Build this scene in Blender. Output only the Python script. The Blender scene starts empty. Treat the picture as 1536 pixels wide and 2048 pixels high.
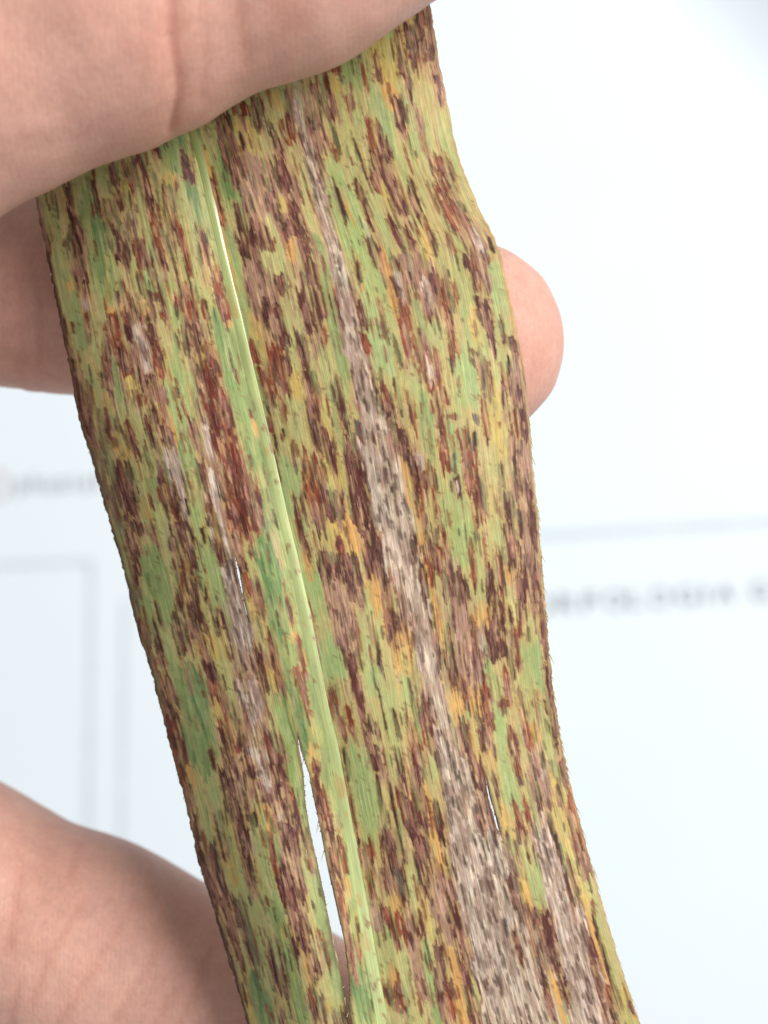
import bpy, math, random
import numpy as np

# ------------------------------------------------------------------ camera, world, light
SC = bpy.context.scene
COL = SC.collection
CAM_D = 0.14                      # metres from the lens to the leaf
S = 0.092 / 2048.0                # metres per photograph pixel in the leaf's plane


def W(px, py, d):
    """point of the place seen at photograph pixel (px, py), d metres behind the leaf's plane"""
    k = S * (CAM_D + d) / CAM_D
    return ((px - 768.0) * k, d, (1024.0 - py) * k)


cam_data = bpy.data.cameras.new('camera')
cam = bpy.data.objects.new('camera', cam_data)
COL.objects.link(cam)
cam.location = (0, -CAM_D, 0)
cam.rotation_euler = (math.radians(90), 0, 0)
cam_data.sensor_fit = 'VERTICAL'
cam_data.sensor_height = 36.0
cam_data.lens = 18.0 / (0.046 / CAM_D)
cam_data.clip_start = 0.005
cam_data.clip_end = 20.0
cam_data.dof.use_dof = True
cam_data.dof.focus_distance = CAM_D + 0.0008
cam_data.dof.aperture_fstop = cam_data.lens / 2.6
SC.camera = cam

world = bpy.data.worlds.new('World')
SC.world = world
world.use_nodes = True
bg = world.node_tree.nodes['Background']
bg.inputs['Color'].default_value = (0.90, 0.96, 1.0, 1)
bg.inputs['Strength'].default_value = 0.44


def area_light(name, loc, target, size, power, color):
    ld = bpy.data.lights.new(name, 'AREA')
    ld.shape = 'RECTANGLE'
    ld.size, ld.size_y = size
    ld.energy = power
    ld.color = color
    o = bpy.data.objects.new(name, ld)
    COL.objects.link(o)
    o.location = loc
    dx, dy, dz = (target[i] - loc[i] for i in range(3))
    from mathutils import Vector
    o.rotation_euler = Vector((dx, dy, dz)).to_track_quat('-Z', 'Y').to_euler()
    return o


area_light('window_light', (0.50, -0.56, 0.28), (0.01, 0.06, 0.0), (0.52, 0.52), 10.2, (1.0, 0.985, 0.965))
SC.view_settings.view_transform = 'Standard'
SC.view_settings.look = 'None'
SC.view_settings.exposure = 0.0
SC.view_settings.gamma = 1.0

rng = np.random.default_rng(7)
random.seed(7)


# ------------------------------------------------------------------ helpers
def lin(c):
    c = np.asarray(c, dtype=float) / 255.0
    return np.where(c <= 0.04045, c / 12.92, ((c + 0.055) / 1.055) ** 2.4)


def mesh_from(name, verts, faces, mat=None, smooth=True, parent=None):
    """verts (n,3), faces (m,3) or (m,4) arrays -> ONE mesh object"""
    verts = np.asarray(verts, dtype=np.float32)
    faces = np.asarray(faces, dtype=np.int32)
    me = bpy.data.meshes.new(name)
    me.vertices.add(len(verts))
    me.vertices.foreach_set('co', verts.ravel())
    k = faces.shape[1]
    me.loops.add(faces.size)
    me.loops.foreach_set('vertex_index', faces.ravel())
    me.polygons.add(len(faces))
    me.polygons.foreach_set('loop_start', np.arange(0, faces.size, k, dtype=np.int32))
    me.polygons.foreach_set('loop_total', np.full(len(faces), k, dtype=np.int32))
    me.polygons.foreach_set('use_smooth', np.full(len(faces), smooth, dtype=bool))
    me.update(calc_edges=True)
    me.validate()
    if mat:
        me.materials.append(mat)
    o = bpy.data.objects.new(name, me)
    COL.objects.link(o)
    if parent:
        o.parent = parent
    return o


def tag(o, label, cat, group=None):
    o['label'] = label
    o['category'] = cat
    if group:
        o['group'] = group


def empty(name, loc=(0, 0, 0)):
    o = bpy.data.objects.new(name, None)
    o.empty_display_size = 0.01
    COL.objects.link(o)
    o.location = loc
    return o


def _hash(ix, iy, seed):
    h = (ix.astype(np.int64) * 374761393 + iy.astype(np.int64) * 668265263 + seed * 982451653) & 0xFFFFFFFF
    h = ((h ^ (h >> 13)) * 1274126177) & 0xFFFFFFFF
    h = h ^ (h >> 16)
    return (h & 0xFFFF).astype(np.float32) / 32767.5 - 1.0


def vnoise(x, y, seed):
    x0 = np.floor(x); y0 = np.floor(y)
    fx = (x - x0).astype(np.float32); fy = (y - y0).astype(np.float32)
    fx = fx * fx * (3 - 2 * fx); fy = fy * fy * (3 - 2 * fy)
    a = _hash(x0, y0, seed); b = _hash(x0 + 1, y0, seed)
    c = _hash(x0, y0 + 1, seed); d = _hash(x0 + 1, y0 + 1, seed)
    return (a * (1 - fx) + b * fx) * (1 - fy) + (c * (1 - fx) + d * fx) * fy


def fbm(x, y, seed):
    return (vnoise(x, y, seed) + 0.5 * vnoise(x * 2.1 + 5, y * 2.1 + 3, seed + 11)) / 1.2


def sstep(a, b, x):
    t = np.clip((x - a) / (b - a), 0, 1)
    return t * t * (3 - 2 * t)


# ------------------------------------------------------------------ materials
def new_mat(name):
    m = bpy.data.materials.new(name)
    m.use_nodes = True
    nt = m.node_tree
    return m, nt, nt.nodes['Principled BSDF']


def N(nt, t, **kw):
    n = nt.nodes.new(t)
    for k, v in kw.items():
        setattr(n, k, v)
    return n


def math_node(nt, op, a, b=None):
    n = N(nt, 'ShaderNodeMath', operation=op)
    for i, v in enumerate((a, b)):
        if v is None:
            continue
        if isinstance(v, (int, float)):
            n.inputs[i].default_value = v
        else:
            nt.links.new(v, n.inputs[i])
    return n.outputs[0]


def mix_col(nt, fac, a, b, blend='MIX'):
    n = N(nt, 'ShaderNodeMix', data_type='RGBA', blend_type=blend)
    for sock, v in ((n.inputs[0], fac), (n.inputs[6], a), (n.inputs[7], b)):
        if isinstance(v, (int, float)):
            sock.default_value = v
        elif isinstance(v, tuple):
            sock.default_value = v
        else:
            nt.links.new(v, sock)
    return n.outputs[2]


def stretched_noise(nt, coord, scale, detail=2.0, rough=0.5, dist=0.0):
    mp = N(nt, 'ShaderNodeMapping')
    mp.inputs['Scale'].default_value = scale
    nt.links.new(coord, mp.inputs['Vector'])
    n = N(nt, 'ShaderNodeTexNoise')
    n.inputs['Scale'].default_value = 1.0
    n.inputs['Detail'].default_value = detail
    n.inputs['Roughness'].default_value = rough
    n.inputs['Distortion'].default_value = dist
    nt.links.new(mp.outputs[0], n.inputs['Vector'])
    return n.outputs['Fac']


def ramp(nt, fac, stops):
    r = N(nt, 'ShaderNodeValToRGB')
    el = r.color_ramp.elements
    while len(el) < len(stops):
        el.new(0.5)
    for e, (p, c) in zip(el, stops):
        e.position = p
        e.color = (c, c, c, 1) if isinstance(c, (int, float)) else (*c, 1)
    nt.links.new(fac, r.inputs[0])
    return r.outputs[0]


def blade_material():
    m, nt, bs = new_mat('diseased_blade')
    at = N(nt, 'ShaderNodeAttribute', attribute_name='tint')
    wt = N(nt, 'ShaderNodeAttribute', attribute_name='tissue')   # r tan, g dark, b green
    uv = N(nt, 'ShaderNodeUVMap', uv_map='fibre')
    sep = N(nt, 'ShaderNodeSeparateColor')
    nt.links.new(wt.outputs['Color'], sep.inputs[0])
    fine = stretched_noise(nt, uv.outputs[0], (0.30, 0.018, 1), 3, 0.6)
    hair = stretched_noise(nt, uv.outputs[0], (0.55, 0.006, 1), 2, 0.5)
    blot = stretched_noise(nt, uv.outputs[0], (0.09, 0.05, 1), 4, 0.65, 0.4)
    grit = stretched_noise(nt, uv.outputs[0], (0.40, 0.25, 1), 2, 0.7)
    c = at.outputs['Color']
    f1 = ramp(nt, fine, [(0.30, 0.60), (0.70, 1.34)])
    rough_tissue = math_node(nt, 'SUBTRACT', 1.0, math_node(nt, 'MULTIPLY', sep.outputs[2], 0.72))
    c = mix_col(nt, math_node(nt, 'MULTIPLY', rough_tissue, 0.9), c, f1, 'MULTIPLY')
    f2 = ramp(nt, hair, [(0.32, 0.78), (0.68, 1.20)])
    c = mix_col(nt, 0.7, c, f2, 'MULTIPLY')
    f3 = ramp(nt, blot, [(0.3, 0.82), (0.7, 1.12)])
    c = mix_col(nt, 0.7, c, f3, 'MULTIPLY')
    # specks of brown on the living tissue
    sp = ramp(nt, grit, [(0.66, 0.0), (0.76, 1.0)])
    spf = math_node(nt, 'MULTIPLY', sp, math_node(nt, 'MULTIPLY', sep.outputs[2], 0.45))
    c = mix_col(nt, spf, c, (0.16, 0.09, 0.035, 1))
    # pale split fibres inside the dark lesions
    sl = stretched_noise(nt, uv.outputs[0], (0.36, 0.022, 1), 1, 0.4)
    slr = ramp(nt, sl, [(0.66, 0.0), (0.72, 1.0)])
    slf = math_node(nt, 'MULTIPLY', slr, math_node(nt, 'MULTIPLY', sep.outputs[1], 0.42))
    c = mix_col(nt, slf, c, (0.50, 0.30, 0.21, 1))
    # thin dark fissures, and glints of fibre edges painted as pale lines
    def lines(scale, width, seed):
        mpx = N(nt, 'ShaderNodeMapping')
        mpx.inputs['Scale'].default_value = scale
        mpx.inputs['Location'].default_value = (seed, seed * 0.7, seed)
        nt.links.new(uv.outputs[0], mpx.inputs['Vector'])
        nx = N(nt, 'ShaderNodeTexNoise')
        nx.inputs['Scale'].default_value = 1.0
        nx.inputs['Detail'].default_value = 1.0
        nt.links.new(mpx.outputs[0], nx.inputs['Vector'])
        dv = math_node(nt, 'ABSOLUTE', math_node(nt, 'SUBTRACT', nx.outputs['Fac'], 0.5))
        gate = ramp(nt, stretched_noise(nt, uv.outputs[0], (scale[0] * 0.5, scale[1] * 2.2, 1), 1, 0.5), [(0.44, 0.0), (0.56, 1.0)])
        return math_node(nt, 'MULTIPLY', ramp(nt, dv, [(0.0, 1.0), (width, 0.0)]), gate)

    crack = lines((0.17, 0.008, 1), 0.022, 3.0)
    amount = math_node(nt, 'ADD', 0.16, math_node(nt, 'ADD', math_node(nt, 'MULTIPLY', sep.outputs[1], 0.55), math_node(nt, 'MULTIPLY', sep.outputs[0], 0.42)))
    c = mix_col(nt, math_node(nt, 'MULTIPLY', crack, amount), c, (0.050, 0.022, 0.012, 1))
    glint = lines((0.21, 0.011, 1), 0.014, 17.0)
    amount2 = math_node(nt, 'ADD', 0.14, math_node(nt, 'MULTIPLY', sep.outputs[1], 0.36))
    c = mix_col(nt, math_node(nt, 'MULTIPLY', glint, amount2), c, (0.60, 0.42, 0.27, 1))
    nt.links.new(c, bs.inputs['Base Color'])
    ro = ramp(nt, fine, [(0.3, 0.62), (0.7, 0.44)])
    nt.links.new(ro, bs.inputs['Roughness'])
    bs.inputs['Specular IOR Level'].default_value = 0.24
    bm = N(nt, 'ShaderNodeBump')
    bm.inputs['Strength'].default_value = 0.16
    bm.inputs['Distance'].default_value = 0.00012
    hsum = math_node(nt, 'ADD', fine, math_node(nt, 'MULTIPLY', hair, 0.8))
    nt.links.new(hsum, bm.inputs['Height'])
    nt.links.new(bm.outputs[0], bs.inputs['Normal'])
    # a little light comes through the thin blade
    tr = N(nt, 'ShaderNodeBsdfTranslucent')
    nt.links.new(c, tr.inputs['Color'])
    mx = N(nt, 'ShaderNodeMixShader')
    mx.inputs[0].default_value = 0.16
    nt.links.new(bs.outputs[0], mx.inputs[1])
    nt.links.new(tr.outputs[0], mx.inputs[2])
    nt.links.new(mx.outputs[0], nt.nodes['Material Output'].inputs['Surface'])
    return m


def midrib_material():
    m, nt, bs = new_mat('pale_midrib')
    uv = N(nt, 'ShaderNodeUVMap', uv_map='fibre')
    at = N(nt, 'ShaderNodeAttribute', attribute_name='tint')
    hair = stretched_noise(nt, uv.outputs[0], (0.5, 0.004, 1), 3, 0.6)
    blot = stretched_noise(nt, uv.outputs[0], (0.10, 0.012, 1), 3, 0.6)
    c = mix_col(nt, 0.8, at.outputs['Color'], ramp(nt, hair, [(0.3, 0.78), (0.7, 1.18)]), 'MULTIPLY')
    c = mix_col(nt, 0.7, c, ramp(nt, blot, [(0.3, 0.8), (0.7, 1.15)]), 'MULTIPLY')
    nt.links.new(c, bs.inputs['Base Color'])
    gl = N(nt, 'ShaderNodeAttribute', attribute_name='gloss')
    nt.links.new(math_node(nt, 'SUBTRACT', 0.55, math_node(nt, 'MULTIPLY', gl.outputs['Fac'], 0.33)), bs.inputs['Roughness'])
    bs.inputs['Specular IOR Level'].default_value = 0.9
    bm = N(nt, 'ShaderNodeBump')
    bm.inputs['Strength'].default_value = 0.15
    bm.inputs['Distance'].default_value = 0.00008
    nt.links.new(hair, bm.inputs['Height'])
    nt.links.new(bm.outputs[0], bs.inputs['Normal'])
    return m


def skin_material():
    m, nt, bs = new_mat('skin')
    tc = N(nt, 'ShaderNodeTexCoord')
    fl = N(nt, 'ShaderNodeAttribute', attribute_name='flush')
    big = stretched_noise(nt, tc.outputs['Object'], (90, 90, 90), 3, 0.55)
    mid = stretched_noise(nt, tc.outputs['Object'], (520, 520, 520), 3, 0.6)
    fine = stretched_noise(nt, tc.outputs['Object'], (2400, 2400, 1500), 3, 0.6)
    pore = stretched_noise(nt, tc.outputs['Object'], (3600, 3600, 3600), 2, 0.6)
    c = ramp(nt, big, [(0.3, (0.60, 0.33, 0.26)), (0.7, (0.66, 0.39, 0.31))])
    c = mix_col(nt, 0.5, c, ramp(nt, mid, [(0.3, (0.86, 0.82, 0.80)), (0.7, (1.1, 1.1, 1.1))]), 'MULTIPLY')
    c = mix_col(nt, 0.45, c, ramp(nt, fine, [(0.3, (0.85, 0.82, 0.80)), (0.7, (1.12, 1.12, 1.12))]), 'MULTIPLY')
    c = mix_col(nt, fl.outputs['Fac'], c, (0.47, 0.15, 0.085, 1))
    nt.links.new(c, bs.inputs['Base Color'])
    bs.inputs['Roughness'].default_value = 0.52
    bs.inputs['Specular IOR Level'].default_value = 0.35
    bs.inputs['Subsurface Weight'].default_value = 0.7
    bs.inputs['Subsurface Radius'].default_value = (1.0, 0.36, 0.2)
    bs.inputs['Subsurface Scale'].default_value = 0.0032
    # ridges of the finger skin run across the digit
    mp = N(nt, 'ShaderNodeMapping')
    nt.links.new(tc.outputs['Object'], mp.inputs['Vector'])
    wv = N(nt, 'ShaderNodeTexWave', wave_type='BANDS', bands_direction='X')
    wv.inputs['Scale'].default_value = 700.0
    wv.inputs['Distortion'].default_value = 2.2
    wv.inputs['Detail'].default_value = 2.0
    wv.inputs['Detail Scale'].default_value = 0.5
    nt.links.new(mp.outputs[0], wv.inputs['Vector'])
    mp2 = N(nt, 'ShaderNodeMapping')
    mp2.inputs['Scale'].default_value = (1500, 1500, 900)
    nt.links.new(tc.outputs['Object'], mp2.inputs['Vector'])
    vo = N(nt, 'ShaderNodeTexVoronoi', feature='DISTANCE_TO_EDGE')
    vo.inputs['Scale'].default_value = 1.0
    nt.links.new(mp2.outputs[0], vo.inputs['Vector'])
    cell = ramp(nt, vo.outputs['Distance'], [(0.0, 0.0), (0.16, 1.0)])
    wv_h = math_node(nt, 'ADD', math_node(nt, 'MULTIPLY', wv.outputs['Fac'], 0.20), math_node(nt, 'MULTIPLY', cell, 0.35))
    h = math_node(nt, 'ADD', wv_h,
                  math_node(nt, 'ADD', fine, math_node(nt, 'MULTIPLY', pore, 0.5)))
    bm = N(nt, 'ShaderNodeBump')
    bm.inputs['Strength'].default_value = 0.35
    bm.inputs['Distance'].default_value = 0.00012
    nt.links.new(h, bm.inputs['Height'])
    nt.links.new(bm.outputs[0], bs.inputs['Normal'])
    return m


def paper_material():
    m, nt, bs = new_mat('white_paper')
    tc = N(nt, 'ShaderNodeTexCoord')
    n = stretched_noise(nt, tc.outputs['Object'], (14, 14, 14), 3, 0.6)
    c = ramp(nt, n, [(0.3, (0.865, 0.93, 0.965)), (0.7, (0.885, 0.945, 0.975))])
    nt.links.new(c, bs.inputs['Base Color'])
    bs.inputs['Roughness'].default_value = 0.75
    bs.inputs['Specular IOR Level'].default_value = 0.2
    return m


def ink_material(name, col):
    m, nt, bs = new_mat(name)
    tc = N(nt, 'ShaderNodeTexCoord')
    n = stretched_noise(nt, tc.outputs['Object'], (300, 300, 300), 2, 0.5)
    c = ramp(nt, n, [(0.3, tuple(x * 0.9 for x in col)), (0.7, tuple(x * 1.1 for x in col))])
    nt.links.new(c, bs.inputs['Base Color'])
    bs.inputs['Roughness'].default_value = 0.7
    return m


def hair_material():
    m, nt, bs = new_mat('hair_bristle')
    tc = N(nt, 'ShaderNodeTexCoord')
    n = stretched_noise(nt, tc.outputs['Object'], (700, 700, 300), 2, 0.5)
    c = ramp(nt, n, [(0.3, (0.42, 0.34, 0.18)), (0.7, (0.62, 0.56, 0.38))])
    nt.links.new(c, bs.inputs['Base Color'])
    bs.inputs['Roughness'].default_value = 0.5
    return m


# ------------------------------------------------------------------ the leaf's outline
L_EDGE = [(-400, -80), (-200, -40), (0, 0), (200, 32), (300, 50), (395, 70), (440, 78), (590, 110), (740, 139), (800, 150), (850, 160),
          (920, 184), (1010, 208), (1110, 238), (1230, 268), (1340, 300), (1450, 330), (1530, 350), (1620, 374),
          (1740, 400), (1830, 430), (1920, 456), (1990, 478), (2048, 495), (2450, 620)]
R_EDGE = [(-400, 800), (-200, 835), (20, 862), (80, 871), (160, 886), (240, 901), (290, 911), (340, 926), (420, 960), (490, 996),
          (560, 1013), (640, 1030), (720, 1045), (800, 1054), (870, 1062), (950, 1067), (1020, 1075), (1130, 1085),
          (1220, 1092), (1320, 1100), (1400, 1110), (1470, 1121), (1550, 1136), (1640, 1160), (1740, 1186),
          (1830, 1211), (1910, 1235), (1980, 1258), (2048, 1281), (2450, 1410)]
M_RIB = [(-400, 262), (-200, 300), (0, 335), (160, 362), (250, 380), (320, 402), (430, 427), (500, 443), (580, 461), (650, 478), (740, 499),
         (830, 520), (930, 543), (1020, 563), (1120, 587), (1230, 610), (1330, 630), (1420, 648), (1500, 667),
         (1620, 689), (1740, 711), (1850, 731), (1950, 748), (2048, 766), (2450, 842)]


def curve(pts, y, win=25):
    p = np.array(pts, dtype=float)
    yy = np.arange(p[0, 0], p[-1, 0] + 1)
    xx = np.interp(yy, p[:, 0], p[:, 1])
    k = np.hanning(2 * win + 1); k /= k.sum()
    xs = np.convolve(np.pad(xx, win, mode='edge'), k, mode='valid')
    xs[:win] = xx[:win]; xs[-win:] = xx[-win:]
    return np.interp(y, yy, xs)


def leaf_depth(u, y):
    """metres behind the leaf's plane: the blade arches, its left side falls away"""
    d = np.where(u < -0.25, 0.0060 * (np.clip(-u - 0.25, 0, 1) / 0.75) ** 2.2, 0.0)
    d = d + np.where(u > 0.55, 0.0012 * (np.clip(u - 0.55, 0, 1) / 0.45) ** 2, 0.0)
    d = d + 0.0007 * np.exp(-(u / 0.10) ** 2)                         # shallow channel along the midrib
    d = d + 0.0005 * np.sin(y / 310.0 + 3.0 * u) + 0.0003 * np.sin(y / 130.0 - 5.0 * u + 1.0)
    return d


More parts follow.
